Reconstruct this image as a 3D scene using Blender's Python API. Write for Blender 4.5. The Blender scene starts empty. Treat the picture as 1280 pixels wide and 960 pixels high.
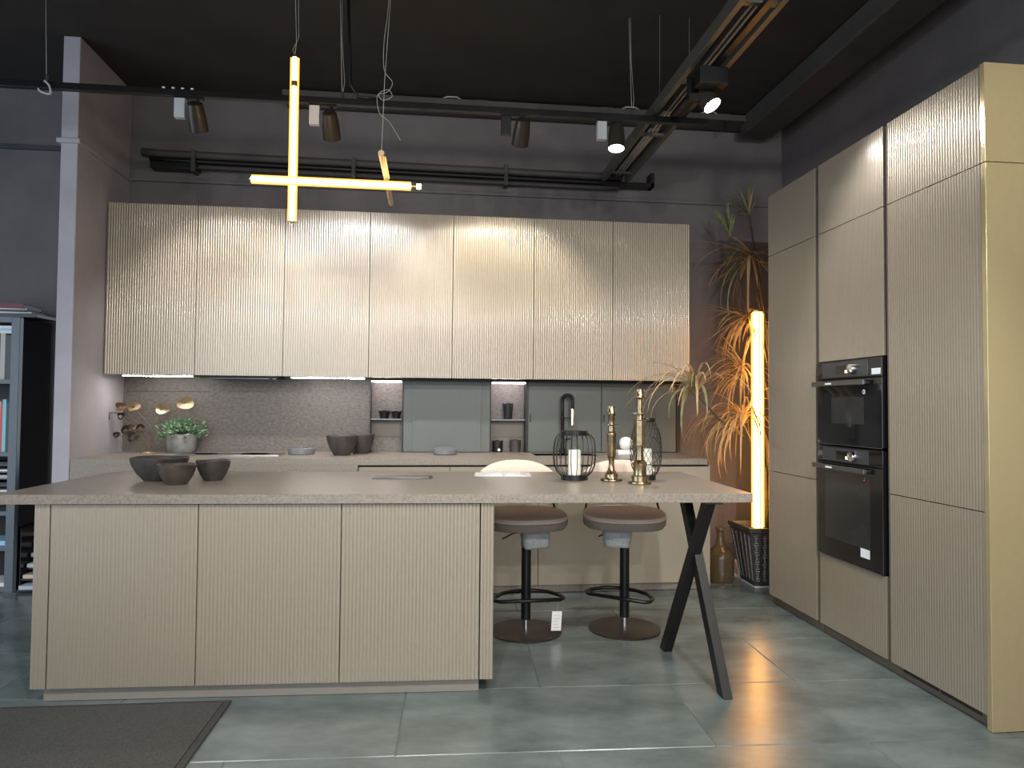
import bpy, bmesh, math, random
from mathutils import Vector, Matrix
random.seed(7)
C = bpy.context.scene.collection
S = bpy.context.scene
PI = math.pi

# ------------------------------------------------------------------ camera
F_PX, YAW, PITCH, ROLL, CAM_H = 878.8, 6.5204, 1.7695, 0.4665, 1.2534
yw, pt, rl = (math.radians(a) for a in (YAW, PITCH, ROLL))
c_f = Vector((math.sin(yw)*math.cos(pt), math.cos(yw)*math.cos(pt), math.sin(pt)))
r0 = Vector((math.cos(yw), -math.sin(yw), 0)); u0 = r0.cross(c_f)
c_r = r0*math.cos(rl) + u0*math.sin(rl); c_u = -r0*math.sin(rl) + u0*math.cos(rl)
cam_d = bpy.data.cameras.new('camera'); cam = bpy.data.objects.new('camera', cam_d); C.objects.link(cam)
cam_d.sensor_width = 36; cam_d.lens = 36*F_PX/1280; cam_d.clip_start = .05
M = Matrix((c_r, c_u, -c_f)).transposed().to_4x4(); M.translation = (0, 0, CAM_H); cam.matrix_world = M
S.camera = cam
def atY(x, y, Y):                       # photo pixel -> point on the plane at depth Y
    v = c_r*(x-640)/F_PX - c_u*(y-480)/F_PX + c_f
    return Vector((0, 0, CAM_H)) + v*(Y/v.y)

# ------------------------------------------------------------------ world, exposure, large lights
w = bpy.data.worlds.new('world'); S.world = w; w.use_nodes = True
w.node_tree.nodes['Background'].inputs[0].default_value = (.62, .75, 1, 1)
w.node_tree.nodes['Background'].inputs[1].default_value = .5
S.view_settings.view_transform = 'Standard'; S.view_settings.look = 'None'
S.view_settings.exposure = 0.42; S.view_settings.gamma = 1; S.view_settings.use_curve_mapping = False
def light(name, kind, loc, target, energy, color, parent=None, **kw):
    d = bpy.data.lights.new(name, kind); d.energy = energy; d.color = color
    for k, v in kw.items(): setattr(d, k, v)
    o = bpy.data.objects.new(name, d); C.objects.link(o); o.location = loc
    o.rotation_euler = (Vector(target)-Vector(loc)).to_track_quat('-Z', 'Y').to_euler()
    return o
# fill area lights added for daylight from unseen shop windows behind and left
light('daylight_fill_rear', 'AREA', (-.6, -3.9, 1.75), (-.6, 3, 1.2), 100, (.93, .97, 1), shape='RECTANGLE', size=6.0, size_y=2.5)
light('daylight_fill_left', 'AREA', (-4.9, 1.6, 1.6), (0, 2.6, .8), 78, (.72, .86, 1), shape='RECTANGLE', size=4.2, size_y=2.3)

# ------------------------------------------------------------------ materials
MATS = {}
def nmat(name, color, rough=.5, metal=0, var=0, scale=8, detail=6, bump=0, bscale=None, col2=None, spec=.5, stretch=None, trans=0, coat=0, coat_r=.1, rvar=0, ramp=None):
    m = bpy.data.materials.new(name); m.use_nodes = True; nt = m.node_tree; N = nt.nodes; L = nt.links
    b = N['Principled BSDF']
    b.inputs['Base Color'].default_value = (*color, 1); b.inputs['Roughness'].default_value = rough
    b.inputs['Metallic'].default_value = metal; b.inputs['Specular IOR Level'].default_value = spec
    b.inputs['Transmission Weight'].default_value = trans; b.inputs['Coat Weight'].default_value = coat; b.inputs['Coat Roughness'].default_value = coat_r
    tc = N.new('ShaderNodeTexCoord'); mp = N.new('ShaderNodeMapping'); L.new(tc.outputs['Object'], mp.inputs[0])
    if stretch: mp.inputs['Scale'].default_value = stretch
    nz = N.new('ShaderNodeTexNoise'); nz.inputs['Scale'].default_value = scale; nz.inputs['Detail'].default_value = detail; nz.inputs['Roughness'].default_value = .62
    L.new(mp.outputs[0], nz.inputs['Vector'])
    cr = N.new('ShaderNodeValToRGB'); L.new(nz.outputs['Fac'], cr.inputs[0])
    lo, hi = ramp or (.3, .7)
    cr.color_ramp.elements[0].position = lo; cr.color_ramp.elements[1].position = hi
    c2 = col2 or tuple(min(1, c*(1+var)) for c in color); c1 = color if col2 else tuple(c*(1-var) for c in color)
    cr.color_ramp.elements[0].color = (*c1, 1); cr.color_ramp.elements[1].color = (*c2, 1)
    L.new(cr.outputs[0], b.inputs['Base Color'])
    if rvar:
        mr = N.new('ShaderNodeMapRange'); mr.inputs['To Min'].default_value = rough-rvar; mr.inputs['To Max'].default_value = rough+rvar
        L.new(nz.outputs['Fac'], mr.inputs['Value']); L.new(mr.outputs[0], b.inputs['Roughness'])
    if bump:
        n2 = N.new('ShaderNodeTexNoise'); n2.inputs['Scale'].default_value = bscale or scale; n2.inputs['Detail'].default_value = 4
        L.new(mp.outputs[0], n2.inputs['Vector'])
        bp = N.new('ShaderNodeBump'); bp.inputs['Strength'].default_value = bump; bp.inputs['Distance'].default_value = .004
        L.new(n2.outputs['Fac'], bp.inputs['Height']); L.new(bp.outputs[0], b.inputs['Normal'])
    MATS[name] = m; return m
def emat(name, color, strength):
    m = bpy.data.materials.new(name); m.use_nodes = True; b = m.node_tree.nodes['Principled BSDF']
    b.inputs['Base Color'].default_value = (*[c*.8 for c in color], 1)
    b.inputs['Emission Color'].default_value = (*color, 1); b.inputs['Emission Strength'].default_value = strength
    b.inputs['Roughness'].default_value = .4
    MATS[name] = m; return m
nmat('taupe', (.33, .283, .217), .36, .3, var=.03, scale=40, coat=.7, coat_r=.12)
nmat('taupe_panel', (.42, .345, .195), .14, .3, var=.03, scale=30, bump=.08, bscale=120)
nmat('taupe_flat', (.34, .295, .225), .45, .1, var=.03, scale=40)
nmat('carcass', (.16, .14, .115), .5, var=.04)
nmat('dark_gap', (.02, .018, .016), .6)
nmat('profile', (.20, .17, .14), .35, .5)
nmat('stone', (.165, .142, .117), .33, col2=(.30, .262, .216), scale=105, detail=8, bump=.15, bscale=160, ramp=(.32, .70))
nmat('stone_splash', (.066, .057, .049), .40, col2=(.165, .144, .124), scale=38, detail=9, bump=.1, bscale=120, stretch=(1, 1, 1.6), ramp=(.28, .75))
nmat('glass_grey', (.095, .105, .098), .36, var=.05, scale=90, spec=.4)
nmat('tile', (.072, .091, .090), .26, col2=(.195, .235, .230), scale=1.9, detail=5, bump=0, rvar=.015, stretch=(1, 1.9, 1), ramp=(.36, .80), spec=.75)
nmat('grout', (.19, .20, .195), .8, var=.1, scale=30)
nmat('grout_slab', (.16, .17, .165), .85, var=.1, scale=20)
nmat('plaster', (.128, .115, .117), .8, var=.12, scale=3, bump=.25, bscale=60)
nmat('plaster_lit_pier', (.36, .34, .37), .8, var=.08, scale=4, bump=.2, bscale=60)  # plaster lightened to paint in the light falling on the pier
nmat('plaster_dark', (.052, .054, .060), .8, var=.12, scale=3, bump=.2, bscale=60)
nmat('ceiling_paint', (.026, .021, .018), .85, var=.25, scale=2.5, bump=.3, bscale=25)
nmat('duct_paint', (.06, .053, .05), .7, var=.15, scale=6)
nmat('black_metal', (.012, .012, .012), .38, .3, var=.1, scale=30)
nmat('track_metal', (.022, .022, .023), .3, .6, var=.1, scale=20)
nmat('tray_metal', (.17, .165, .14), .45, .7, var=.12, scale=20)
nmat('spot_shell', (.05, .043, .036), .35, .5, var=.1, scale=20)
nmat('grey_plastic', (.42, .43, .45), .5, var=.04)
nmat('chrome', (.75, .75, .75), .12, 1, var=.02)
nmat('steel', (.42, .42, .42), .25, 1, var=.05)
nmat('brass', (.235, .18, .105), .26, 1, col2=(.46, .36, .225), scale=30, detail=5)
nmat('gold_profile', (.62, .44, .18), .3, .9, var=.05)
nmat('gold_leaf', (.38, .285, .165), .42, .6, var=.15, scale=20)
nmat('bronze_leaf', (.19, .12, .07), .4, .5, var=.2, scale=20)
nmat('plinth_grey', (.205, .187, .16), .45, var=.04, scale=30)
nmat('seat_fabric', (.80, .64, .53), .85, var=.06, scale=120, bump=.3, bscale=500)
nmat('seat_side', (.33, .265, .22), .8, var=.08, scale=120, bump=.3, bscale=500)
nmat('stool_base', (.055, .045, .038), .35, .6, var=.1, scale=20)
nmat('bubble_wrap', (.36, .38, .38), .35, var=.2, scale=60, bump=1.0, bscale=90)
nmat('paper', (.66, .655, .64), .7, var=.03, scale=12)
nmat('paper_grey', (.45, .47, .50), .5, var=.2, scale=9)
nmat('ink', (.04, .04, .05), .6)
nmat('ceramic_dark', (.024, .022, .021), .5, col2=(.06, .054, .05), scale=14, bump=.35, bscale=40)
nmat('ceramic_brown', (.034, .027, .022), .5, col2=(.075, .061, .049), scale=16, bump=.3, bscale=40)
nmat('dish_grey', (.14, .145, .15), .35, var=.08, scale=20)
nmat('oven_glass', (.008, .008, .009), .06, spec=.6)
nmat('oven_window', (.028, .028, .028), .1, var=.15, scale=5)
nmat('oven_panel', (.085, .09, .098), .28, .6, var=.05)
nmat('oven_handle', (.16, .165, .17), .3, .8, var=.03)
nmat('sticker', (.80, .86, .90), .5, var=.03)
nmat('sticker_red', (.70, .10, .08), .5)
nmat('glass_black', (.012, .012, .013), .08, spec=.6)
nmat('wax', (.80, .80, .70), .5, var=.02, coat=.1)
nmat('wick', (.25, .22, .18), .8)
nmat('pot_concrete', (.10, .10, .095), .6, col2=(.28, .28, .265), scale=10, bump=.3, bscale=30)
nmat('pot_script', (.030, .031, .034), .5, col2=(.055, .056, .06), scale=12)
nmat('soil', (.03, .022, .016), .95, var=.3, scale=30, bump=.6)
nmat('white_glaze', (.82, .82, .80), .2, var=.02)
nmat('green_leaf', (.055, .14, .06), .5, col2=(.20, .36, .19), scale=18)
nmat('green_pale', (.30, .46, .28), .5, col2=(.42, .58, .38), scale=18)
nmat('straw_leaf', (.46, .32, .16), .5, col2=(.66, .50, .29), scale=9)  # straw tone brightened so the leaves carry the lamp's orange light
nmat('olive_leaf', (.15, .17, .08), .55, col2=(.34, .33, .16), scale=9)
nmat('bark', (.10, .075, .05), .8, var=.3, scale=25, bump=.5)
nmat('bottle_glass', (.115, .08, .042), .06, trans=.25, var=.15, scale=6)
nmat('shelf_paint', (.115, .135, .155), .45, var=.05, scale=10)
nmat('shelf_side', (.010, .0105, .011), .16, var=.1, scale=10)
nmat('mat_pile', (.032, .032, .028), .95, col2=(.075, .074, .066), scale=160, detail=3, bump=1, bscale=260)
nmat('mat_edge', (.035, .035, .033), .7, var=.1, scale=40)
nmat('white_wire', (.40, .385, .36), .5)
nmat('plug_white', (.6, .6, .6), .5)
nmat('glass_smoke', (.05, .05, .055), .08, trans=.5)
for i, c in enumerate([(.16, .02, .03), (.72, .72, .70), (.10, .07, .05), (.45, .42, .38), (.05, .06, .06), (.22, .55, .58), (.70, .06, .09), (.08, .10, .20), (.35, .55, .75), (.55, .45, .33), (.03, .03, .035)]):
    nmat('book%d' % i, c, .5, var=.06, scale=20)
emat('led_cool', (1, .93, .88), 48)
emat('led_niche', (1, .88, .93), 26)
emat('tube_warm', (1, .66, .27), 17)
emat('halo_amber', (1, .42, .06), 1.6)  # paints the orange glow fringe beside the lit tubes
emat('tube_floor', (1, .50, .13), 15)
emat('tube_dim', (1, .50, .16), .9)
emat('lens_on', (1, .97, .93), 40)
emat('oven_glow', (1, .86, .55), 2.2)

for nm in ('straw_leaf', 'olive_leaf', 'green_leaf', 'green_pale'):      # thin leaves let light through
    nt = MATS[nm].node_tree; b = nt.nodes['Principled BSDF']; tr = nt.nodes.new('ShaderNodeBsdfTranslucent'); mx = nt.nodes.new('ShaderNodeMixShader')
    mx.inputs[0].default_value = .3; nt.links.new(b.inputs['Base Color'].links[0].from_socket, tr.inputs['Color'])
    nt.links.new(b.outputs[0], mx.inputs[1]); nt.links.new(tr.outputs[0], mx.inputs[2]); nt.links.new(mx.outputs[0], nt.nodes['Material Output'].inputs[0])
# ------------------------------------------------------------------ geometry helpers
class MB:
    def __init__(s): s.v = []; s.f = []
    def add(s, vs, fs):
        o = len(s.v); s.v += [tuple(v) for v in vs]; s.f += [tuple(i+o for i in f) for f in fs]; return s
    def box(s, x0, x1, y0, y1, z0, z1):
        vs = [(x, y, z) for z in (z0, z1) for y in (y0, y1) for x in (x0, x1)]
        return s.add(vs, [(0, 2, 3, 1), (4, 5, 7, 6), (0, 1, 5, 4), (2, 6, 7, 3), (0, 4, 6, 2), (1, 3, 7, 5)])
    def prism(s, pts, y0, y1):           # outline in x,z extruded along y
        n = len(pts); vs = [(x, y0, z) for x, z in pts] + [(x, y1, z) for x, z in pts]
        return s.add(vs, [tuple(range(n)), tuple(reversed(range(n, 2*n)))] + [(i, i+n, (i+1) % n+n, (i+1) % n) for i in range(n)])
    def slab(s, pts, z0, z1):            # outline in x,y extruded along z
        n = len(pts); vs = [(x, y, z0) for x, y in pts] + [(x, y, z1) for x, y in pts]
        return s.add(vs, [tuple(reversed(range(n))), tuple(range(n, 2*n))] + [(i, (i+1) % n, (i+1) % n+n, i+n) for i in range(n)])
    def lathe(s, prof, n=24, c=(0, 0, 0), rot=None):
        vs = []; fs = []; k = len(prof)
        for i in range(n):
            a = 2*PI*i/n
            for r, z in prof:
                p = Vector((r*math.cos(a), r*math.sin(a), z))
                if rot is not None: p = rot @ p
                vs.append(p+Vector(c))
        for i in range(n):
            j = (i+1) % n
            for q in range(k-1): fs.append((i*k+q, j*k+q, j*k+q+1, i*k+q+1))
        if prof[0][0] > 1e-6: fs.append(tuple(i*k for i in reversed(range(n))))
        if prof[-1][0] > 1e-6: fs.append(tuple(i*k+k-1 for i in range(n)))
        return s.add(vs, fs)
    def tube(s, path, r, n=8, closed=False, caps=True):
        P = [Vector(p) for p in path]; m = len(P); R = r if isinstance(r, (list, tuple)) else [r]*m
        vs = []; fs = []; up = None
        for i in range(m):
            if closed: t = P[(i+1) % m]-P[i-1]
            else: t = P[min(i+1, m-1)]-P[max(i-1, 0)]
            t = t.normalized() if t.length > 1e-9 else Vector((0, 0, 1))
            if up is None: up = Vector((0, 0, 1)) if abs(t.z) < .9 else Vector((1, 0, 0))
            a = t.cross(up); a = a.normalized() if a.length > 1e-6 else t.orthogonal().normalized()
            b = t.cross(a).normalized(); up = -b if (-b).dot(up) > 0 else b
            for k in range(n):
                an = 2*PI*k/n; vs.append(P[i]+(a*math.cos(an)+b*math.sin(an))*R[i])
        for i in range(m if closed else m-1):
            j = (i+1) % m
            for k in range(n): fs.append((i*n+k, i*n+(k+1) % n, j*n+(k+1) % n, j*n+k))
        if caps and not closed: fs += [tuple(reversed(range(n))), tuple(range((m-1)*n, m*n))]
        return s.add(vs, fs)
    def build(s, name, mat, parent=None, smooth=False, bevel=0, loc=None, rot=None, seg=2):
        me = bpy.data.meshes.new(name); me.from_pydata(s.v, [], s.f)
        bm = bmesh.new(); bm.from_mesh(me); bmesh.ops.recalc_face_normals(bm, faces=bm.faces[:]); bm.to_mesh(me); bm.free()
        me.materials.append(MATS[mat])
        o = bpy.data.objects.new(name, me); C.objects.link(o)
        if parent: o.parent = parent
        if loc is not None: o.location = loc
        if rot is not None: o.rotation_euler = rot
        if smooth: me.shade_smooth()
        if smooth == 'auto': me.set_sharp_from_angle(angle=math.radians(38))
        if bevel:
            b = o.modifiers.new('bevel', 'BEVEL'); b.width = bevel; b.segments = seg; b.limit_method = 'ANGLE'; b.angle_limit = math.radians(40)
        return o
def curve(pts, k=5):                    # smooth path through points
    P = [Vector(p) for p in pts]; out = []
    for i in range(len(P)-1):
        a, b, c, d = P[max(i-1, 0)], P[i], P[i+1], P[min(i+2, len(P)-1)]
        for j_ in range(k):
            t_ = j_/k; out.append(.5*((2*b)+(c-a)*t_+(2*a-5*b+4*c-d)*t_*t_+(3*b-a-3*c+d)*t_**3))
    return out+[P[-1]]
def bx(*a): return MB().box(*a)
def empty(name, loc=(0, 0, 0), rz=0):
    o = bpy.data.objects.new(name, None); C.objects.link(o); o.location = loc; o.rotation_euler = (0, 0, rz); o.empty_display_size = .1; return o
def tag(o, label, cat, group=None):
    o['label'] = label; o['category'] = cat
    if group: o['group'] = group
    return o
def thing(name, label, cat, loc=(0, 0, 0), rz=0, group=None): return tag(empty(name, loc, rz), label, cat, group)
def struct(o, label=None):
    o['kind'] = 'structure'
    if label: o['label'] = label
    return o
def arc(c, r, a0, a1, n, plane='xz'):
    out = []
    for i in range(n+1):
        a = a0+(a1-a0)*i/n; p, q = r*math.cos(a), r*math.sin(a)
        out.append(Vector(c)+(Vector((p, 0, q)) if plane == 'xz' else Vector((p, q, 0)) if plane == 'xy' else Vector((0, p, q))))
    return out
RIB = .0162
def ribbed(x0, x1, z0, z1, t=.02, y=0, amp=.0024):
    # a door leaf of thickness t whose front (towards -y) is a row of rounded vertical reeds
    n = max(1, round((x1-x0)/RIB)); p = (x1-x0)/n; xs = []; rad = (p*p/4+amp*amp)/(2*amp)
    for k in range(n):
        for i in range(10):
            u = i/10; xs.append((x0+p*(k+u), y-(math.sqrt(max(0, rad*rad-((u-.5)*p)**2))-(rad-amp))))
    xs.append((x1, y)); m = MB(); k = len(xs)
    vs = [(a, b, z0) for a, b in xs]+[(a, b, z1) for a, b in xs]+[(x0, y+t, z0), (x1, y+t, z0), (x0, y+t, z1), (x1, y+t, z1)]
    fs = [(i, i+1, k+i+1, k+i) for i in range(k-1)]
    b = 2*k
    fs += [(b, b+2, b+3, b+1), (0, k, b+2, b), (k-1, b+1, b+3, 2*k-1), tuple(range(k))+(b+1, b), tuple(reversed(range(k, 2*k)))+(b+2, b+3)]
    return m.add(vs, fs)

# ------------------------------------------------------------------ the room
XL, XR, YB, YF, ZC = -5.0, 2.83, 5.42, -4.0, 3.56
floor = struct(bx(XL-.1, XR+.1, YF-.1, YB+.1, -.14, -.004).build('floor', 'grout_slab'), 'slate grey tiled floor with pale joints')
trot = math.radians(-1.99)
TW, TH = 1.178, .580
tile_me = {}
def tile_mesh(x0, x1, y0, y1):
    key = (round(x1-x0, 3), round(y1-y0, 3))
    if key not in tile_me:
        a, b = key[0]/2, key[1]/2; e = .0025
        me = bpy.data.meshes.new('floor_tile')
        vs = [(-a, -b, -.012), (a, -b, -.012), (a, b, -.012), (-a, b, -.012), (-a, -b, -e), (a, -b, -e), (a, b, -e), (-a, b, -e), (-a+e, -b+e, 0), (a-e, -b+e, 0), (a-e, b-e, 0), (-a+e, b-e, 0)]
        fs = [(3, 2, 1, 0), (8, 9, 10, 11)]+[(i, (i+1) % 4, (i+1) % 4+4, i+4) for i in range(4)]+[(i+4, (i+1) % 4+4, (i+1) % 4+8, i+8) for i in range(4)]
        me.from_pydata(vs, [], fs); me.materials.append(MATS['tile']); tile_me[key] = me
    return tile_me[key]
RTI = Matrix.Rotation(trot, 4, 'Z')
tile_anchor = Vector((1.083, 3.117, 0))
j = .0022
for row in range(-12, 5):
    for col in range(-6, 3):
        cx = (col+.5+(.5 if row % 2 == 0 else 0))*TW; cy = (row+.5)*TH
        ce = tile_anchor + RTI @ Vector((cx, cy, 0))
        hw, hh = TW/2-j, TH/2-j
        if ce.x-hw < XL+.1 or ce.x-hw > XR or ce.y-hh < YF or ce.y-hh > YB-.05: continue
        # cut at the back and right wall
        x1 = hw
        if ce.x+hw > XR-.05: x1 = XR-.05-ce.x
        y1 = hh
        if ce.y+hh > YB-.03: y1 = YB-.03-ce.y
        if x1 < -hw+.08 or y1 < -hh+.05: continue
        me = tile_mesh(-hw, x1, -hh, y1)
        o = bpy.data.objects.new('floor_tile', me); C.objects.link(o); o.parent = floor
        o.location = ce+RTI @ Vector(((x1-hw)/2, (y1-hh)/2, 0)); o.rotation_euler = (0, 0, trot)
struct(bx(XL-.1, XR+.1, YB, YB+.12, 0, ZC).build('wall_back', 'plaster'), 'dark grey plaster back wall')
struct(bx(XR, XR+.12, YF, YB, 0, ZC).build('wall_right', 'plaster'), 'dark grey plaster wall above the tall cabinets')
m = bx(XL-.12, XL, YF, -.6, 0, ZC).box(XL-.12, XL, 3.8, YB, 0, ZC).box(XL-.12, XL, -.6, 3.8, 0, .35).box(XL-.12, XL, -.6, 3.8, 2.85, ZC)
struct(m.build('wall_left', 'plaster_dark'), 'dark wall with a shop window')
m = bx(XL, -3.7, YF-.12, YF, 0, ZC).box(2.5, XR, YF-.12, YF, 0, ZC).box(-3.7, 2.5, YF-.12, YF, 0, .4).box(-3.7, 2.5, YF-.12, YF, 3.1, ZC)
struct(m.build('wall_front', 'plaster'), 'wall with a wide shop window')
struct(bx(XL-.1, XR+.1, YF-.1, YB+.1, ZC, ZC+.12).build('ceiling', 'ceiling_paint'), 'black painted ceiling')
struct(bx(-2.325, -2.225, 4.65, YB-.001, 0, ZC-.002).build('wall_pier', 'plaster_lit_pier', bevel=.004), 'grey wing wall, lightened for the light on it, at the end of the kitchen run')
struct(bx(-2.345, -2.205, 4.63, YB-.002, 2.875, 2.905).build('trim_1', 'plaster_lit_pier', bevel=.006), 'narrow ledge around the wing wall')
struct(bx(-2.203, XR-.032, YB-.022, YB-.001, 2.885, 2.912).build('trim_2', 'plaster', bevel=.005), 'narrow ledge along the back wall')
struct(bx(XR-.03, XR-.001, 0, YB-.024, 2.875, 2.905).build('trim_3', 'plaster', bevel=.005), 'narrow ledge along the right wall')
struct(bx(XL, -2.347, YB-.03, YB-.001, 3.08, 3.11).build('trim_4', 'plaster_dark', bevel=.005), 'narrow ledge behind the bookshelf')
# duct at the right wall under the ceiling and boxed cornice on the back wall
o = bx(XR-.42, XR-.16, -.5, YB-.14, ZC-.16, ZC-.012).build('ceiling_duct', 'duct_paint', bevel=.012)
tag(o, 'dark rectangular duct under the ceiling beside the tall cabinet wall', 'duct')
t = thing('cable_tray', 'black cable tray stuffed with cables along the top of the back wall', 'cable tray', (0, 5.28, 3.487))
bx(-1.1, 2.72, -.09, .12, 0, .012).box(-1.1, 2.72, -.10, -.088, 0, .045).box(-1.1, 2.72, .11, .122, 0, .045).build('tray', 'duct_paint', t)
for k in range(5):
    y = -.06+.035*k
    MB().tube([(-1.05+.45*i, y+.012*math.sin(i*1.7+k), .028+.012*math.sin(i*2.3+k*1.3)) for i in range(9)], .013, 6).build('cable', 'black_metal', t, smooth=True)
for xx in (-.55, .35, 1.32, 2.25):
    bx(xx-.05, xx+.05, -.06, .05, .02, .07).build('junction_box', 'duct_paint', t, bevel=.006)
for xx in (.05, 1.42, 2.05):
    MB().tube([(xx, -.07, .05), (xx+.04, -.085, .064), (xx+.11, -.08, .068), (xx+.17, -.07, .04)], .006, 6).build('loose_cable', 'white_wire', t, smooth=True)
for xx in (2.25, 2.5): bx(xx-.01, xx+.01, -.098, -.085, -.07, .02).build('hanger', 'black_metal', t)
# conduit bundle on the back wall
t = thing('wall_conduit', 'bundle of black pipes running along the back wall above the wall cabinets', 'pipe', (0, 5.36, 3.03))
for k, (dz, r) in enumerate(((.035, .028), (-.012, .022), (-.052, .018))):
    MB().tube([(-2.12+.06*k, -.005, dz+.02), (-2.0+.06*k, -.01, dz+.012), (-.2, -.01, dz), (1.25, -.01, dz-.01), (1.45, -.02, dz-.01)], r, 10).build('pipe', 'duct_paint' if k != 1 else 'black_metal', t, smooth=True)
for xx in (-1.75, -.6, .55): bx(xx-.015, xx+.015, -.05, .055, -.085, .075).build('clamp', 'duct_paint', t, bevel=.003)
bx(-2.05, -1.72, -.045, .05, -.07, -.02).build('end_box', 'black_metal', t, bevel=.006)
bx(1.30, 1.72, -.05, .05, -.05, -.02).box(1.69, 1.72, -.05, .05, -.05, .06).build('bracket', 'black_metal', t, bevel=.003)

# ------------------------------------------------------------------ wall cabinets
YU, XU, WU, ZUB, ZUT = 5.06, -2.218, .5905, 1.447, 2.624
over = ['above the dried metal flowers, against the wing wall', 'above the cooktop, holding the extractor', 'above the two large stone bowls', 'above the niche with the black cups',
        'above the grey sliding panels and round grey dish', 'above the kitchen tap', 'at the plant end of the row']
for k in range(7):
    t = thing('wall_cabinet', 'ribbed taupe wall cabinet '+over[k], 'cabinet', (XU+WU*k, YU, ZUB), 0, 'ribbed wall cabinets in one row')
    bx(.002, WU-.002, .022, .352, .004, ZUT-ZUB-.004).build('body', 'carcass', t)
    ribbed(.0018, WU-.0018, 0, ZUT-ZUB, .02).build('door', 'taupe', t, smooth='auto')
def led_strip(x0, x1, y, z, mat, label):
    t = thing('led_strip', label, 'light strip', (x0, y, z))
    bx(0, x1-x0, 0, .028, -.008, 0).build('housing', 'steel', t)
    bx(.004, x1-x0-.004, .003, .025, -.0115, -.008).build('diffuser', mat, t)
led_strip(-2.12, -1.655, 5.11, ZUB+.001, 'led_cool', 'white light strip under the wall cabinet above the metal flowers')
led_strip(-.99, -.475, 5.11, ZUB+.001, 'led_cool', 'white light strip under the wall cabinet above the two large stone bowls')
t = thing('extractor_hood', 'flat dark extractor set under the wall cabinet over the cooktop', 'hood', (XU+WU, YU, ZUB))
bx(.03, WU-.04, .03, .30, -.016, .002).build('frame', 'black_metal', t, bevel=.003)
bx(.06, WU-.10, .06, .26, -.019, -.015).build('filter', 'steel', t)
MB().lathe([(.012, -.02), (.012, -.016)], 12, (WU-.065, .05, 0)).build('lamp_button', 'sticker', t)

# ------------------------------------------------------------------ splashback and niche unit
o = bx(-2.222, -.452, 5.396, 5.418, .901, 1.446).build('splashback', 'stone_splash')
tag(o, 'brown grey stone splashback panel behind the cooktop', 'splashback')
o = bx(-2.20, -1.62, 5.390, 5.3955, 1.335, 1.339).build('rail', 'dark_gap', o)
YN = 5.30
t = thing('niche_unit', 'low wall unit with open niches and grey sliding glass panels above the worktop', 'wall unit', (0, YN, .901))
H = 1.446-.901
bx(-.448, 1.925, .10, .117, 0, H).build('back_panel', 'stone_splash', t)
for x0, x1 in ((-.4515, -.446), (.712, .730), (-.216, -.206), (.440, .449), (1.893, 1.925)): bx(x0, x1, -.012 if x0 in (.712, 1.893, -.4515) else .012, .10, 0, H).build('divider', 'black_metal', t)
bx(-.446, 1.925, -.012, .10, H-.014, H).build('top_rail', 'black_metal', t)
for x0, x1, n in ((-.446, -.218, 1), (.451, .711, 2)):
    bx(x0, x1, .0, .10, .238, .250).build('shelf', 'oven_handle', t, bevel=.002)
    bx(x0, x1, .095, .0995, .115, .238).build('lower_back', 'carcass', t)
    bx(x0+.006, x1-.006, .004, .03, H-.024, H-.015).build('niche_light', 'led_niche', t)
bx(-.205, .439, .010, .018, .004, H-.016).build('sliding_panel', 'glass_grey', t)
bx(-.131, .364, -.004, .005, .004, H-.016).build('sliding_panel', 'glass_grey', t)
bx(-.133, -.130, -.006, .006, .004, H-.016).box(.363, .366, -.006, .006, .004, H-.016).build('panel_edge', 'dish_grey', t)
for x0, x1 in ((.732, 1.297), (1.303, 1.891)):
    o = bx(x0, x1, -.004, .005, .004, H-.016).build('sliding_panel', 'glass_grey', t)
    bx(x0+.012, x0+.020, -.008, -.003, .23, .29).build('grip', 'black_metal', o)

# ------------------------------------------------------------------ worktop, base cabinets of the back run
YW = 4.655
ZW = .90
t = thing('worktop', 'long grey brown stone worktop along the back wall', 'worktop', (0, YW, ZW))
sx0, sx1, sy0, sy1 = .74, 1.20, .30, .62
m = bx(-2.222, sx0, 0, .762, -.04, 0).box(sx1, 1.885, 0, .762, -.04, 0).box(sx0, sx1, 0, sy0, -.04, 0).box(sx0, sx1, sy1, .762, -.04, 0)
m.build('slab', 'stone', t)
bx(-2.222, -.47, .0, .022, -.13, -.0405).build('apron', 'stone', t)
t = thing('sink', 'dark undermounted sink in the back worktop by the tap', 'sink', ((sx0+sx1)/2, YW+(sy0+sy1)/2, ZW-.19))
a, b = (sx1-sx0)/2-.001, (sy1-sy0)/2-.001
bx(-a, a, -b, b, 0, .004).box(-a, -a+.004, -b, b, .004, .185).box(a-.004, a, -b, b, .004, .185).box(-a, a, -b, -b+.004, .004, .185).box(-a, a, b-.004, b, .004, .185).build('basin', 'glass_black', t)
MB().lathe([(.03, .004), (.03, .008), (.022, .009), (0, .006)], 20).build('drain', 'steel', t)
base_lab = ['smooth taupe base cabinet below the niche with the black cups', 'smooth taupe base cabinet behind the stool with the white tag', 'smooth taupe base cabinet below the sink and tap', 'smooth taupe base cabinet next to the brown bottle']
for k in range(4):
    x = -.468+.5935*k
    t = thing('base_cabinet', base_lab[k], 'cabinet', (x, YW+.02, 0), 0, 'smooth base cabinets along the back wall')
    bx(.002, .5915, .024, .72, .07, .855 if k != 2 else .69).build('body', 'carcass', t)
    bx(.0018, .5917, 0, .02, .058, .845).build('door', 'taupe_flat', t, bevel=.0015)
    bx(.002, .5915, .021, .0235, .8455, .858).build('handle_channel', 'dark_gap', t)
    if k == 3: bx(.5917, .60, .0, .72, .0, .858).build('side_panel', 'taupe_flat', t)
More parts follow.
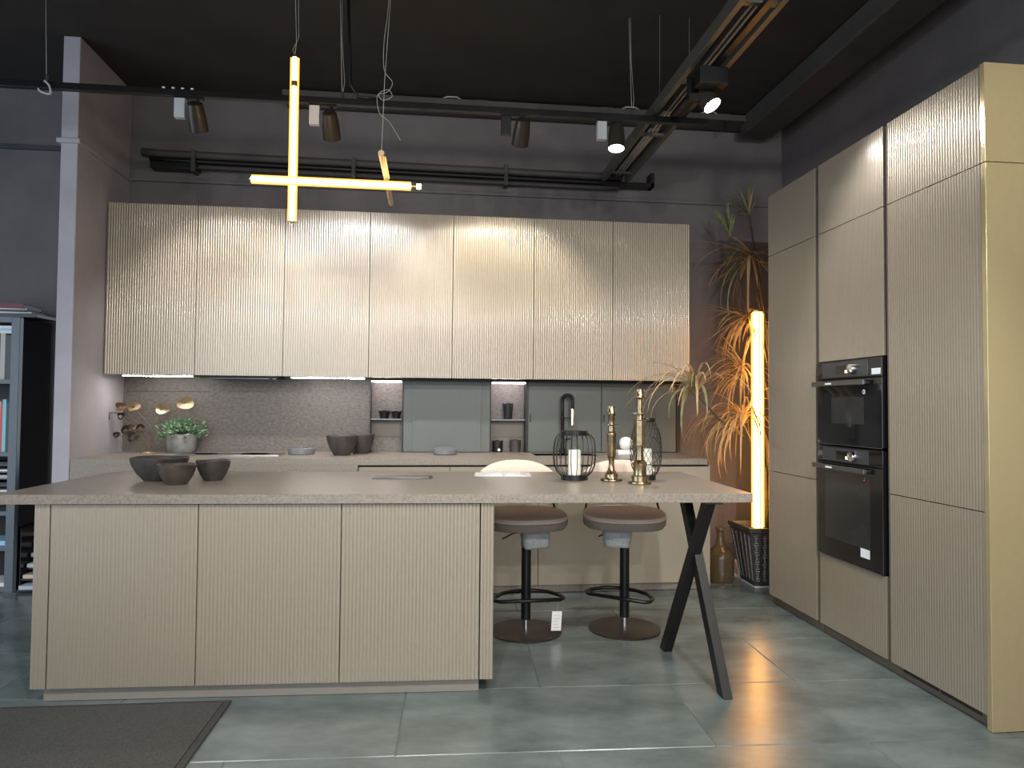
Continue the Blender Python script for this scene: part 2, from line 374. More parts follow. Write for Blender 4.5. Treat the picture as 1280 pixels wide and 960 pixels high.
for k in range(3):
    x = -2.22+.583*k
    t = thing('base_cabinet', ['stone fronted base cabinet against the wing wall', 'stone fronted base cabinet below the cooktop', 'stone fronted base cabinet below the two large stone bowls'][k], 'cabinet', (x, YW+.004, 0), 0, 'stone fronted base cabinets')
    bx(.002, .581, .024, .72, .07, .855).build('body', 'carcass', t)
    bx(.0015, .5815, .0, .02, .058, .767).build('door', 'stone', t, bevel=.0015)
tag(bx(-2.21, 1.90, YW+.055, YW+.075, .002, .060).build('plinth', 'stone', None, bevel=.001), 'grey stone plinth under the back run of base cabinets', 'plinth')
t = thing('cooktop', 'flat black glass cooktop with a polished front edge', 'cooktop', (-1.705, 4.925, ZW))
bx(0, .68, 0, .245, .0005, .006).build('glass', 'glass_black', t, bevel=.001)
bx(0, .68, -.006, -.0003, .0005, .008).build('front_trim', 'chrome', t)
for cx, cy, r in ((.17, .125, .09), (.50, .125, .105)): MB().lathe([(r, .0061), (r, .0066), (r-.004, .0066), (r-.004, .0061)], 40, (cx, cy, 0)).build('cooking_zone', 'dish_grey', t)

# ------------------------------------------------------------------ tall cabinets and ovens on the right
XT, YT = 2.1775, 4.354
ZT, Z1, Z2, ZK = 2.634, 2.2388, .848, .057
def tall(y, label):
    return thing('tall_cabinet', label, 'cabinet', (XT, y, 0), -PI/2, 'tall cabinets with ovens')
G = .002
cols = [(4.352, .567, 'ribbed taupe tall cabinet next to the potted plant'), (3.752, .579, 'ribbed taupe tall cabinet that houses the two ovens'), (3.143, .581, 'ribbed taupe tall cabinet with a vent in its plinth')]
tall_roots = []
for k, (y, wd, lab) in enumerate(cols):
    t = tall(y, lab); tall_roots.append(t)
    if k == 1:
        bx(0, wd, .022, .60, .062, .445).box(0, wd, .022, .60, 1.515, ZT-.004).box(0, .006, .03, .60, .445, 1.515).box(wd-.006, wd, .03, .6, .445, 1.515).box(0, wd, .57, .6, .445, 1.515).build('body', 'carcass', t)
        zs = [(ZK, .447), (1.513, Z1-G), (Z1+G, ZT)]
    else:
        bx(0, wd, .022, .60, .062, ZT-.004).build('body', 'carcass', t)
        zs = [(ZK, Z2-G), (Z2+G, Z1-G), (Z1+G, ZT)]
    for a, b in zs: ribbed(.001, wd-.001, a, b, .02, amp=.0017).build('door', 'taupe', t, smooth='auto')
    if k < 2:
        g = (4.352-.567-3.752) if k == 0 else (3.752-.579-3.143)
        bx(wd+.001, wd+g-.001, .035, .60, .06, ZT-.01).build('grip_channel', 'dark_gap', t)
        bx(wd+g-.007, wd+g-.001, .0, .034, .06, ZT-.01).build('channel_edge', 'profile', t)
    # plinth
    o = bx(0, wd+(.029 if k < 2 else 0), .025, .045, .002, .058).build('plinth', 'profile', t)
    if k == 2:
        for q in range(2): bx(.06+.24*q, .06+.24*q+.225, .021, .0248, .030, .043).build('vent_slot', 'dark_gap', o)
t = thing('end_panel', 'glossy sand coloured end panel closing the tall cabinet row', 'panel', (XT-.004, 2.532, 0), 0)
bx(0, .644, 0, .026, .002, Z1-.0015).build('lower_sheet', 'taupe_panel', t, bevel=.0015)
bx(0, .644, 0, .026, Z1+.0015, ZT+.006).build('upper_sheet', 'taupe_panel', t, bevel=.0015)
def oven(z0, z1, label, hz, pz, wz, sticker):
    t = thing('oven', label, 'oven', (XT, 3.750, z0), -PI/2, 'built-in ovens')
    W, Hh = .575, z1-z0
    bx(.012, W-.012, .012, .50, .006, Hh-.006).build('housing', 'dark_gap', t)
    bx(0, W, -.012, .010, .004, hz+.004).build('door_glass', 'oven_glass', t, bevel=.002)
    bx(0, W, -.012, .010, hz+.010, Hh-.003).build('fascia', 'oven_glass', t, bevel=.002)
    p = bx(.055, W-.11, -.0145, -.0122, hz+.016, Hh-.010).build('control_panel', 'oven_panel', t, bevel=.001)
    bx(.19, .31, -.0165, -.0147, pz-.022, pz+.022).build('display', 'oven_glass', p)
    bx(.275, .305, -.0172, -.0167, pz-.018, pz-.004).build('display_glow', 'oven_glow', p)
    MB().lathe([(.027, 0), (.027, .012), (.024, .022), (0, .024)], 24, (.345, -.0148, pz), Matrix.Rotation(PI/2, 3, 'X')).build('knob', 'chrome', p, smooth='auto')
    h = MB().box(-.004, W-.10, -.046, -.034, hz-.030, hz-.004).box(.01, .03, -.034, -.0122, hz-.026, hz-.010).box(W-.14, W-.12, -.034, -.0122, hz-.026, hz-.010).build('handle', 'oven_handle', t, bevel=.003)
    bx(.135, .195, -.0468, -.0462, hz-.022, hz-.013).build('name_plate', 'sticker', h)
    a0, a1, b0, b1 = wz
    bx(a0, a1, -.0128, -.0121, b0, b1).build('window', 'oven_window', t)
    MB().lathe([(.012, 0), (.012, .0006)], 16, (W-.145, -.0122, hz-.065), Matrix.Rotation(PI/2, 3, 'X')).build('round_sticker', 'sticker', t)
    MB().lathe([(.006, 0), (.006, .0006)], 12, (W-.145, -.0129, hz-.065), Matrix.Rotation(PI/2, 3, 'X')).build('sticker_dot', 'sticker_red', t)
    s0, s1, q0, q1 = sticker
    bx(s0, s1, -.0132, -.0122, q0, q1).build('label_sticker', 'sticker', t)
    bx(-.001, W+.001, -.013, -.0123, .0, .0035).box(-.001, .002, -.013, -.0123, 0, Hh).box(W-.002, W+.001, -.013, -.0123, 0, Hh).build('metal_trim', 'oven_handle', t)
oven(1.058, 1.510, 'compact black built-in oven, the upper of the two', .345, .400, (.14, .43, .115, .255), (.495, .565, .365, .395))
oven(.450, 1.052, 'full size black built-in oven, the lower of the two', .505, .555, (.075, .475, .10, .45), (.395, .47, .055, .10))

# ------------------------------------------------------------------ island
RI = math.radians(-1.986)
XI, YI = -1.5799, 3.1626
RM = Matrix.Rotation(RI, 3, 'Z')
def isl(x, y, z=0): return Vector((XI, YI, 0))+RM @ Vector((x, y, z))
ZIT, ZIB, ZTOP = .826, .060, .867
isl_lab = ['ribbed taupe island cabinet nearest the bookshelf', 'ribbed taupe island cabinet in the middle of the three', 'ribbed taupe island cabinet nearest the bar stools']
for k in range(3):
    t = thing('island_cabinet', isl_lab[k], 'cabinet', isl(.6*k, 0), RI, 'ribbed cabinets of the island')
    bx(.002, .598, .024, .60, .062, ZIT-.001).build('body', 'carcass', t)
    ribbed(.002, .598, ZIB, ZIT-.004, .02).build('door', 'taupe', t, smooth='auto')
t = thing('island_end_panel', 'narrow ribbed end panel of the island on the bookshelf side', 'panel', isl(0, 0), RI)
ribbed(-.064, -.003, ZIB, ZIT-.002, .64).build('panel', 'taupe', t, smooth='auto')
t = thing('island_end_panel', 'narrow ribbed end panel of the island beside the bar stools', 'panel', isl(0, 0), RI)
ribbed(1.803, 1.860, ZIB, ZIT-.002, .64).build('panel', 'taupe', t, smooth='auto')
bx(-.02, 1.80, .022, .60, .002, .0595).build('island_plinth', 'plinth_grey', loc=isl(0, 0), rot=(0, 0, RI))
tag(bpy.data.objects['island_plinth'], 'set back taupe plinth under the island cabinets', 'plinth')
o = bx(-.225, 3.025, -.022, 1.02, ZTOP-.0405, ZTOP).build('island_worktop', 'stone', loc=isl(0, 0), rot=(0, 0, RI), bevel=.001, seg=1)
tag(o, 'long sand grey stone island top reaching out as a bar table', 'worktop')
t = thing('table_trestle', 'black metal cross shaped trestle carrying the end of the bar table', 'trestle', (1.25, 3.25, 0))
def bar(p, q, w2, d2):
    p, q = Vector(p), Vector(q)
    vs = [(p.x+sx*w2, p.y+sy*d2, p.z) for sy in (-1, 1) for sx in (-1, 1)]+[(q.x+sx*w2, q.y+sy*d2, q.z) for sy in (-1, 1) for sx in (-1, 1)]
    return MB().add(vs, [(0, 2, 3, 1), (4, 5, 7, 6), (0, 1, 5, 4), (2, 6, 7, 3), (0, 4, 6, 2), (1, 3, 7, 5)])
bar((-.032, .31, 0), (.012, -.15, ZTOP-.047), .021, .036).build('leg_bar', 'black_metal', t, bevel=.002)
bar((.030, -.285, 0), (.0, .125, ZTOP-.047), .021, .036).build('leg_bar', 'black_metal', t, bevel=.002)
bx(-.03, .05, -.22, .20, ZTOP-.047, ZTOP-.041).build('top_plate', 'black_metal', t)

# ------------------------------------------------------------------ bar stools
def superell(a, b, n, k=2.6):
    out = []
    for i in range(n):
        t = 2*PI*i/n; c, s_ = math.cos(t), math.sin(t)
        out.append((a*math.copysign(abs(c)**(2/k), c), b*math.copysign(abs(s_)**(2/k), s_)))
    return out
def loft(rings):
    m = MB(); n = len(rings[0]); vs = [p for r in rings for p in r]
    fs = [(i*n+k, i*n+(k+1) % n, (i+1)*n+(k+1) % n, (i+1)*n+k) for i in range(len(rings)-1) for k in range(n)]
    fs += [tuple(reversed(range(n))), tuple(range((len(rings)-1)*n, len(rings)*n))]
    return m.add(vs, fs)
def stool(x, y, rz, srz, label, tagged):
    t = thing('bar_stool', label, 'stool', (x, y, 0), 0, 'swivel bar stools')
    MB().lathe([(.198, 0), (.2, .004), (.2, .009), (.19, .013), (.06, .019), (.03, .021), (.0, .021)], 48).build('base', 'stool_base', t, smooth='auto')
    MB().lathe([(.021, .02), (.021, .075)], 24).build('collar', 'chrome', t, smooth='auto')
    MB().lathe([(.027, .07), (.027, .47), (.022, .476)], 24).build('column', 'black_metal', t, smooth='auto')
    MB().lathe([(.014, .47), (.014, .57)], 16).build('gas_lift', 'steel', t, smooth='auto')
    R = Matrix.Rotation(rz, 4, 'Z'); RS = Matrix.Rotation(srz, 4, 'Z')
    # footrest: straight bar in front, flat bow behind
    path = [(-.165, -.13, .205), (.165, -.13, .205), (.19, -.10, .205), (.185, -.05, .207), (.13, .02, .21), (.05, .05, .212), (-.05, .05, .212), (-.13, .02, .21), (-.185, -.05, .207), (-.19, -.10, .205)]
    f = MB().tube([R @ Vector(p) for p in path], .0105, 10, closed=True).build('footrest', 'black_metal', t, smooth=True)
    # seat: shell below, fabric pad above with a raised rear
    def ring(a, b, z, lift=0, k=2.5, sh=0):
        return [RS @ Vector((px, py+.03, z+lift*(py/b))) for px, py in superell(a, b, 48, k)]
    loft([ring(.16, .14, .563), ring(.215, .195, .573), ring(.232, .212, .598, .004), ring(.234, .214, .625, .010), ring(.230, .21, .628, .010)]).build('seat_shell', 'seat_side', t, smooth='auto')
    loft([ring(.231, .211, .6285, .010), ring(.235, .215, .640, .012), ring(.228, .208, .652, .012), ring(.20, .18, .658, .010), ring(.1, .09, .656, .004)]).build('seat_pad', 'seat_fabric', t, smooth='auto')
    # backrest: bent padded band with an arched top
    vs = []; n = 24; fs = []
    for i in range(n+1):
        u = -1+2*i/n; a = u*.98
        bxp, byp = .225*math.sin(a)/math.sin(.98), .312-.09*(1-math.cos(a))
        top = .928-.075*abs(u)**2.2; bot = .735+.03*u*u
        nx, ny = math.sin(a), math.cos(a)
        for (dz, th) in ((bot, -.012), (bot+.012, -.02), (top-.014, -.02), (top, -.010), (top, .006), (top-.014, .016), (bot+.012, .016), (bot, .008)):
            vs.append(RS @ Vector((bxp+nx*th, byp+ny*th, dz)))
    for i in range(n):
        for k in range(8): fs.append((i*8+k, i*8+(k+1) % 8, (i+1)*8+(k+1) % 8, (i+1)*8+k))
    fs += [tuple(range(8)), tuple(reversed(range(n*8, n*8+8)))]
    MB().add(vs, fs).build('backrest', 'seat_fabric', t, smooth='auto')
    p = [(-.20, .235, .80), (-.205, .22, .70), (-.225, .16, .60), (-.21, .10, .563), (-.10, .04, .556), (.10, .04, .556), (.21, .10, .563), (.225, .16, .60), (.205, .22, .70), (.20, .235, .80)]
    p[0] = (-.20, .268, .80); p[-1] = (.20, .268, .80); p = curve(p, 4)
    MB().tube([RS @ Vector(q) for q in p], .006, 8).build('back_frame', 'black_metal', t, smooth=True)
    MB().tube([RS @ Vector(q) for q in ((-.02, -.02, .557), (-.09, -.05, .552), (-.15, -.07, .528))], .004, 6).build('lever', 'black_metal', t, smooth=True)
    # wrap left on the mechanism
    random.seed(int(x*100)); m = MB(); rings = []
    for zz, sc in ((.565, 1), (.54, 1.02), (.51, .97), (.48, .92), (.468, .9)):
        rings.append([RS @ Vector((q[0]*sc+random.uniform(-.005, .005)+(.045 if tagged else -.045), q[1]*sc-.02+random.uniform(-.005, .005), zz+random.uniform(-.003, .003))) for q in superell(.078, .06, 20, 5)])
    loft(rings).build('bubble_wrap', 'bubble_wrap', t, smooth=True)
    if tagged:
        q = R @ Vector((.150, -.132, .195))
        g = MB().box(-.028, .028, -.0008, .0008, -.155, -.052).build('price_tag', 'paper', t, loc=q, rot=(0, .06, .15))
        MB().tube([(0, 0, 0), (.002, 0, -.03), (0, 0, -.054)], .0008, 5).build('string', 'white_wire', g)
        for i in range(5): bx(-.018, .018-.006*(i % 3), -.0012, -.0009, -.140+.016*i, -.136+.016*i).build('print_line', 'paper_grey', g)
stool(.535, 3.912, math.radians(3), math.radians(5), 'beige bar stool with a white tag on its footrest', True)
stool(1.095, 3.905, math.radians(-38), math.radians(-11), 'beige swivel bar stool beside the cross shaped table leg', False)

# ------------------------------------------------------------------ things on the island
def bowl(name, loc, r, h, rb, mat, label, cat='bowl', group=None, wob=.0):
    t = .006
    pr = [(0, .002), (rb*.6, .0), (rb, .0), (rb+(r-rb)*.5, h*.32), (r*.93, h*.68), (r, h-.003), (r-t*.4, h), (r-t, h-.003), (r*.93-t, h*.68), (rb+(r-rb)*.5-t, h*.34), (rb*.7, .010), (0, .010)]
    o = MB().lathe(pr, 40).build(name, mat, None, smooth='auto', loc=loc)
    if wob:
        for v in o.data.vertices:
            a = math.atan2(v.co.y, v.co.x); v.co.z *= 1+wob*math.sin(a*3+r*50); v.co.x *= 1+wob*.6*math.sin(a*2+1)
    return tag(o, label, cat, group)
bowl('bowl', (-1.345, 3.70, ZTOP+.0005), .135, .115, .07, 'ceramic_dark', 'wide charcoal stone bowl, largest of the three on the island', group='bowls on the island', wob=.02)
bowl('bowl', (-1.200, 3.515, ZTOP+.0005), .087, .096, .045, 'ceramic_brown', 'small brown stone bowl standing in front of the widest island bowl', group='bowls on the island', wob=.015)
bowl('bowl', (-1.085, 3.69, ZTOP+.0005), .082, .10, .042, 'ceramic_dark', 'small dark grey stone bowl on the island nearest the socket strip', group='bowls on the island', wob=.02)
t = thing('pop_up_socket', 'long dark socket strip let into the island top', 'socket', (-.145, 3.76, ZTOP), RI)
bx(-.155, .155, -.055, .055, .0005, .006).build('frame', 'oven_handle', t, bevel=.002)
bx(-.148, .135, -.048, .048, .006, .011).build('lid', 'carcass', t, bevel=.002)
bx(.138, .151, -.04, .04, .006, .010).build('catch', 'black_metal', t, bevel=.001)
t = thing('brochure', 'open white brochure lying on the island top', 'magazine', (.40, 3.93, ZTOP), math.radians(-5))
for s in (-1, 1):
    vs = []; n = 8
    for i in range(n+1):
        u = i/n; z = .018*math.sin(PI*min(1, u*1.15)**.6)*(1-u*.55)+.0015
        for y in (-.105, .105): vs.append((s*u*.155, y, z)); vs.append((s*u*.155, y, .0006))
    fs = []
    for i in range(n):
        a = i*4; b = a+4
        fs += [(a, b, b+2, a+2), (a+1, a+3, b+3, b+1), (a, a+1, b+1, b), (a+2, b+2, b+3, a+3)]
    fs += [(0, 2, 3, 1), (n*4, n*4+1, n*4+3, n*4+2)]
    o = MB().add(vs, fs).build('page_block', 'paper', t, smooth='auto')
    if s > 0: bx(.04, .135, -.07, .05, .0125, .0135).build('picture', 'paper_grey', o, rot=(0, .06, 0))
def candle(loc, r, h, label, ribs=8):
    t = thing('candle', label, 'candle', loc)
    pts = []
    for i in range(ribs*4):
        a = 2*PI*i/(ribs*4); rr = r*(1-.09*(i % 4 == 0)); pts.append((rr*math.cos(a), rr*math.sin(a)))
    loft([[(x, y, 0) for x, y in pts], [(x, y, h-.006) for x, y in pts], [(x*.85, y*.85, h) for x, y in pts], [(x*.2, y*.2, h-.001) for x, y in pts]]).build('wax', 'wax', t, smooth='auto')
    MB().tube([(0, 0, h-.002), (.001, 0, h+.008), (.004, 0, h+.017)], .0018, 6).build('wick', 'wick', t)
L1 = (.752, 3.655, ZTOP+.0005)
t = thing('wire_lantern', 'round black wire lantern with upright bars and a candle inside', 'lantern', L1)
MB().lathe([(.071, 0), (.071, .022), (.066, .025), (0, .025)], 40).build('base', 'black_metal', t, smooth='auto')
MB().lathe([(.072, .232), (.072, .256), (.058, .256), (.058, .232)], 40).build('top_ring', 'black_metal', t, smooth='auto')
for k in range(22):
    a = 2*PI*k/22+.07
    pr = [(.069, .018), (.092, .040), (.108, .075), (.1115, .12), (.1105, .17), (.102, .215), (.085, .236), (.070, .243)]
    MB().tube([(r*math.cos(a), r*math.sin(a), z) for r, z in pr], .0019, 6).build('bar', 'black_metal', t, smooth=True)
candle((L1[0], L1[1], L1[2]+.0255), .033, .132, 'ribbed ivory candle inside the wire lantern with upright bars')
L2 = (1.135, 3.64, ZTOP+.0005)
t = thing('mesh_lantern', 'tall black diamond mesh lantern behind the larger brass candlestick', 'lantern', L2)
MB().lathe([(.052, 0), (.052, .024), (.048, .027), (0, .027)], 32).build('base', 'black_metal', t, smooth='auto')
MB().lathe([(.050, .305), (.052, .318), (.050, .327), (.038, .327), (.038, .305)], 32).build('top_ring', 'black_metal', t, smooth='auto')
prof = [(.050, .02), (.066, .045), (.078, .08), (.083, .13), (.083, .18), (.078, .225), (.068, .262), (.055, .292), (.049, .308)]
def lprof(z):
    for (r0_, z0_), (r1_, z1_) in zip(prof, prof[1:]):
        if z <= z1_: return r0_+(r1_-r0_)*(z-z0_)/(z1_-z0_)
    return prof[-1][0]
m = MB()
for sgn in (-1, 1):
    for k in range(22):
        pts = []
        for i in range(15):
            z = .02+.288*i/14; a = 2*PI*k/22+sgn*1.75*i/14; r = lprof(z)
            pts.append((r*math.cos(a), r*math.sin(a), z))
        m.tube(pts, .0011, 4, caps=False)
o = m.build('mesh', 'black_metal', t, smooth=True); o['kind'] = 'stuff'
MB().tube(arc((-.022, -.088, .16), .075, PI*.40, -PI*.62, 20, 'xz'), .0022, 6).build('handle', 'black_metal', t, smooth=True)
candle((L2[0], L2[1], L2[2]+.0275), .031, .138, 'ribbed ivory candle inside the diamond mesh lantern')
t = thing('candlestick', 'shorter brass candlestick beside the wire lantern', 'candlestick', (.935, 3.59, ZTOP+.0005), 0, 'brass candlesticks')
MB().lathe([(.055, 0), (.058, .004), (.057, .010), (.036, .014), (.034, .018), (.034, .036), (.029, .042), (.018, .058), (.0145, .075), (.015, .112), (.022, .122)], 32).build('foot', 'brass', t, smooth='auto')
MB().lathe([(.0195, .1225), (.0235, .130), (.0235, .230), (.0245, .236), (.026, .242), (.0235, .250), (.018, .256), (.0175, .285)], 10).build('shaft', 'brass', t, smooth='auto')
MB().lathe([(.0175, .285), (.031, .292), (.031, .295), (.0175, .298)], 28).build('drip_disc', 'brass', t, smooth='auto')
MB().lathe([(.0175, .298), (.017, .335), (.0235, .346), (.0235, .356), (.0205, .360), (.0205, .388), (.016, .388), (.016, .365), (0, .365)], 28).build('socket', 'brass', t, smooth='auto')
t = thing('candlestick', 'taller brass candlestick with an angular collar in front of the mesh lantern', 'candlestick', (1.043, 3.445, ZTOP+.0005), 0, 'brass candlesticks')
MB().lathe([(.056, 0), (.059, .004), (.058, .011), (.043, .014), (.042, .040), (.034, .044), (.032, .06), (.034, .092), (.036, .100), (.030, .112), (.020, .120), (.0175, .15), (.0195, .188)], 32).build('foot', 'brass', t, smooth='auto')
MB().lathe([(.030, .1885), (.032, .194), (.032, .316), (.030, .320)], 8).build('collar', 'brass', t)
MB().lathe([(.019, .3205), (.0185, .334), (.016, .346)], 24).build('neck', 'brass', t, smooth='auto')
MB().lathe([(.016, .346), (.050, .352), (.050, .355), (.016, .358)], 32).build('drip_disc', 'brass', t, smooth='auto')
MB().lathe([(.015, .358), (.0145, .422), (.024, .432), (.024, .440), (.020, .446), (.021, .474), (.016, .474), (.016, .45), (0, .45)], 28).build('socket', 'brass', t, smooth='auto')

# ------------------------------------------------------------------ things on the back worktop
bowl('stone_bowl', (-.615, 5.005, ZW+.0005), .108, .138, .055, 'ceramic_dark', 'large flared stone bowl on the back worktop, in front of its twin', group='large stone bowls')
bowl('stone_bowl', (-.505, 5.185, ZW+.0005), .100, .138, .055, 'ceramic_dark', 'large flared stone bowl standing behind its twin by the niche', group='large stone bowls')
t = thing('lidded_dish', 'low grey lidded dish between the cooktop and the stone bowls', 'dish', (-.905, 5.10, ZW))
MB().lathe([(.085, .0005), (.090, .006), (.090, .040), (.086, .044), (0, .044)], 40).build('dish', 'dish_grey', t, smooth='auto')
m = MB().lathe([(.045, .0445), (.045, .052), (0, .054)], 24)
for k in range(6): m.box(.036*math.cos(k)-.007, .036*math.cos(k)+.007, .036*math.sin(k)-.007, .036*math.sin(k)+.007, .052, .062)
m.build('lid', 'dish_grey', t)
t = thing('lidded_dish', 'round grey dish with domed lid before the grey sliding panels', 'dish', (.099, 5.08, ZW))
MB().lathe([(.080, .0005), (.086, .006), (.086, .036), (.082, .04), (0, .04)], 40).build('dish', 'dish_grey', t, smooth='auto')
MB().lathe([(.082, .0405), (.06, .052), (.03, .058), (0, .060)], 40).build('lid', 'dish_grey', t, smooth='auto')
t = thing('plant_pot', 'grey concrete pot with a small bushy green plant by the cooktop', 'potted plant', (-1.78, 5.288, ZW))
MB().lathe([(.085, .0005), (.098, .02), (.104, .07), (.100, .125), (.096, .130), (.088, .125), (.088, .10), (0, .10)], 36).build('pot', 'pot_concrete', t, smooth='auto')
MB().lathe([(.087, .1), (.06, .108), (0, .112)], 24).build('soil', 'soil', t, smooth=True)
random.seed(3); m1 = MB(); m2 = MB()
for i in range(330):
    a = random.uniform(0, 2*PI); el = random.uniform(-.15, 1.45); rad = random.uniform(.06, .165)
    d = Vector((math.cos(a)*math.cos(el), math.sin(a)*math.cos(el), math.sin(el)*.78))
    p = Vector((0, 0, .115))+d*rad*(1.1 if el < .8 else .9); p.z = max(p.z, .085); p.y = min(p.y, .06)
    q = (d+Vector((random.uniform(-.7, .7), random.uniform(-.7, .7), random.uniform(-.2, .5)))).normalized()
    l = random.uniform(.026, .046); s = q.cross(Vector((random.uniform(-1, 1), random.uniform(-1, 1), 1))).normalized()*l*.24; nrm = q.cross(s).normalized()*.004
    (m2 if random.random() < .34 else m1).add([p, p+q*l*.45+s-nrm, p+q*l, p+q*l*.45-s-nrm, p+q*l*.45+nrm], [(0, 1, 4), (1, 2, 4), (2, 3, 4), (3, 0, 4)])
for k in range(22):
    a = 2*PI*k/22; sy = .09 if math.sin(a) > 0 else .12; m1.tube([(.02*math.cos(a), .02*math.sin(a), .1), (.07*math.cos(a), .07*math.sin(a), .16), (.12*math.cos(a), sy*math.sin(a), .15+.03*(k % 3))], .0016, 4)
o = m1.build('foliage', 'green_leaf', t); o['kind'] = 'stuff'
o = m2.build('young_foliage', 'green_pale', t); o['kind'] = 'stuff'
# metal flower ornament in the corner
t = thing('metal_flower_ornament', 'wire ornament with gold and bronze petal discs in the worktop corner', 'ornament', (-1.955, 5.17, ZW))
MB().tube(arc((0, 0, .005), .052, 0, 2*PI*31/32, 31, 'xy'), .004, 6, closed=True).build('base_ring', 'gold_leaf', t, smooth=True)
def petal(px, py, w_, h_, tilt, mat, hole):
    p = atY(px, py, 5.17)-Vector((-1.955, 5.17, ZW)); p.y = random.uniform(-.05, .05)
    n = 24; out = []; inn = []
    for i in range(n):
        a = 2*PI*i/n; r = 1+.12*math.cos(a*3+px); x, z = math.cos(a)*w_*r, math.sin(a)*h_*r
        ca, sa = math.cos(tilt), math.sin(tilt); X, Z = x*ca-z*sa, x*sa+z*ca
        out.append((X, .012*math.cos(2*a), Z)); inn.append((X*hole-.005, .006, Z*hole-.004))
    vs = out+inn+[(x, y+.002, z) for x, y, z in out]+[(x, y+.002, z) for x, y, z in inn]
    fs = []
    for i in range(n):
        q = (i+1) % n; fs += [(i, q, n+q, n+i), (2*n+i, 3*n+i, 3*n+q, 2*n+q), (i, 2*n+i, 2*n+q, q), (n+i, n+q, 3*n+q, 3*n+i)]
    MB().add(vs, fs).build('petal', mat, t, smooth='auto', loc=p)
    return p
random.seed(5)
ps = []
for a in ((150, 508, .040, .030, .1, 'bronze_leaf', .2), (165, 508, .042, .032, .3, 'gold_leaf', .3), (200, 511, .050, .034, -.2, 'gold_leaf', .25), (229, 504, .058, .042, .2, 'gold_leaf', .08),
          (149, 520, .026, .024, 0, 'stool_base', .45), (154, 538, .034, .033, .2, 'stool_base', .42), (149, 543, .024, .020, .2, 'stool_base', .3), (166, 546, .040, .034, .6, 'stool_base', .38), (172, 536, .034, .031, .1, 'stool_base', .5), (163, 534, .024, .022, .1, 'bronze_leaf', .5)):
    ps.append(petal(*a))
for i, p in enumerate(ps):
    b = Vector((.05*math.cos(i*.9), .05*math.sin(i*.9), .006)); mid = (b+p)/2+Vector((.03*math.sin(i*2), .02, .03))
    MB().tube([b, mid, p+Vector((0, .004, -.004))], .0014, 5).build('stem', 'bronze_leaf', t, smooth=True)
p = atY(137, 516, 5.17)-Vector((-1.955, 5.17, ZW)); q0 = atY(160, 516, 5.17)-Vector((-1.955, 5.17, ZW))
MB().tube([p+Vector((-.002, 0, -.045)), p+Vector((0, 0, .0)), q0], .0028, 6).build('hook', 'black_metal', t)
# tap
t = thing('kitchen_tap', 'tall black spring kitchen tap behind the wire lantern', 'tap', (.985, 5.235, ZW))
MB().lathe([(.026, .0005), (.026, .03), (.014, .036), (.013, .25), (.016, .255), (.016, .275), (.012, .28)], 20).build('column', 'black_metal', t, smooth='auto')
path = [(0, 0, .27), (0, 0, .33), (0, 0, .385)]+arc((.036, 0, .40), .036, PI, 0, 12, 'xz')+[(.072, 0, .36), (.072, 0, .33)]
path = [Vector((x, -.3*x, z)) for x, y, z in path]
MB().tube(path, .011, 10).build('hose', 'black_metal', t, smooth=True)
m = MB(); n = 0
for i in range(len(path)-1):
    for k in range(3):
        c = path[i].lerp(path[i+1], k/3); d = (path[i+1]-path[i]).normalized(); a = d.orthogonal().normalized(); b = d.cross(a)
        m.tube([c+(a*math.cos(q*PI/5)+b*math.sin(q*PI/5))*.0122 for q in range(10)], .0022, 4, closed=True)
m.build('spring', 'black_metal', t, smooth=True)
MB().lathe([(.010, .205), (.015, .21), (.015, .30), (.012, .335)], 16, (.072, -.0216, 0)).build('spray_head', 'chrome', t, smooth='auto')
MB().tube([(0, 0, .265), (.072, -.0216, .265)], .005, 6).build('holder_arm', 'black_metal', t)
MB().tube([(.02, 0, .10), (.06, -.01, .11)], .006, 8).build('handle', 'black_metal', t)
t = thing('white_ornament', 'small white ball on a flat white block behind the brass candlesticks', 'ornament', (1.42, 5.08, ZW))
bx(-.055, .055, -.035, .035, .0005, .035).build('block', 'white_glaze', t, bevel=.004)
MB().lathe([(.02, .0355), (.04, .048), (.05, .08), (.046, .107), (.03, .125), (0, .132)], 28, (.012, 0, 0)).build('ball', 'white_glaze', t, smooth=True)
# cups in the niches
def cup(loc, r, h, mat, label, n=8, flare=1.25, group='black cups in the niches'):
    pr = [(0, .0005), (r/flare, .0005), (r/flare*1.05, h*.3), (r, h-.002), (r-.004, h), (r-.008, h*.96), (r/flare-.006, .008), (0, .008)]
    o = MB().lathe(pr, 20).build('cup', mat, None, smooth='auto', loc=loc)
    for v in o.data.vertices:
        if v.co.z > h*.8:
            a = math.atan2(v.co.y, v.co.x); v.co.z += .004*math.cos(a*4)
    return tag(o, label, 'cup', group)
zs = .901+.2505
cup((-.350, 5.350, zs), .045, .058, 'black_metal', 'black fluted cup standing alone in the middle of the upper niche shelf', flare=1.5)
cup((-.262, 5.350, zs), .042, .055, 'black_metal', 'black fluted cup tucked against the grey sliding panel in the niche', flare=1.5)
cup((.583, 5.352, zs), .042, .12, 'glass_smoke', 'tall smoky tumbler on the niche shelf nearest the tap', flare=1.3)
cup((.505, 5.345, .9015), .042, .085, 'black_metal', 'black cup with a white dot on the worktop inside the niche', flare=1.15)
cup((.640, 5.345, .9015), .044, .092, 'ceramic_dark', 'ridged dark tumbler on the worktop inside the niche', flare=1.15)
o = MB().lathe([(.010, 0), (.010, .003)], 12, (.006, -.0425, .018), Matrix.Rotation(PI/2, 3, 'X')).build('dot', 'sticker', [o for o in bpy.data.objects if o.get('label', '').startswith('black cup with')][0])

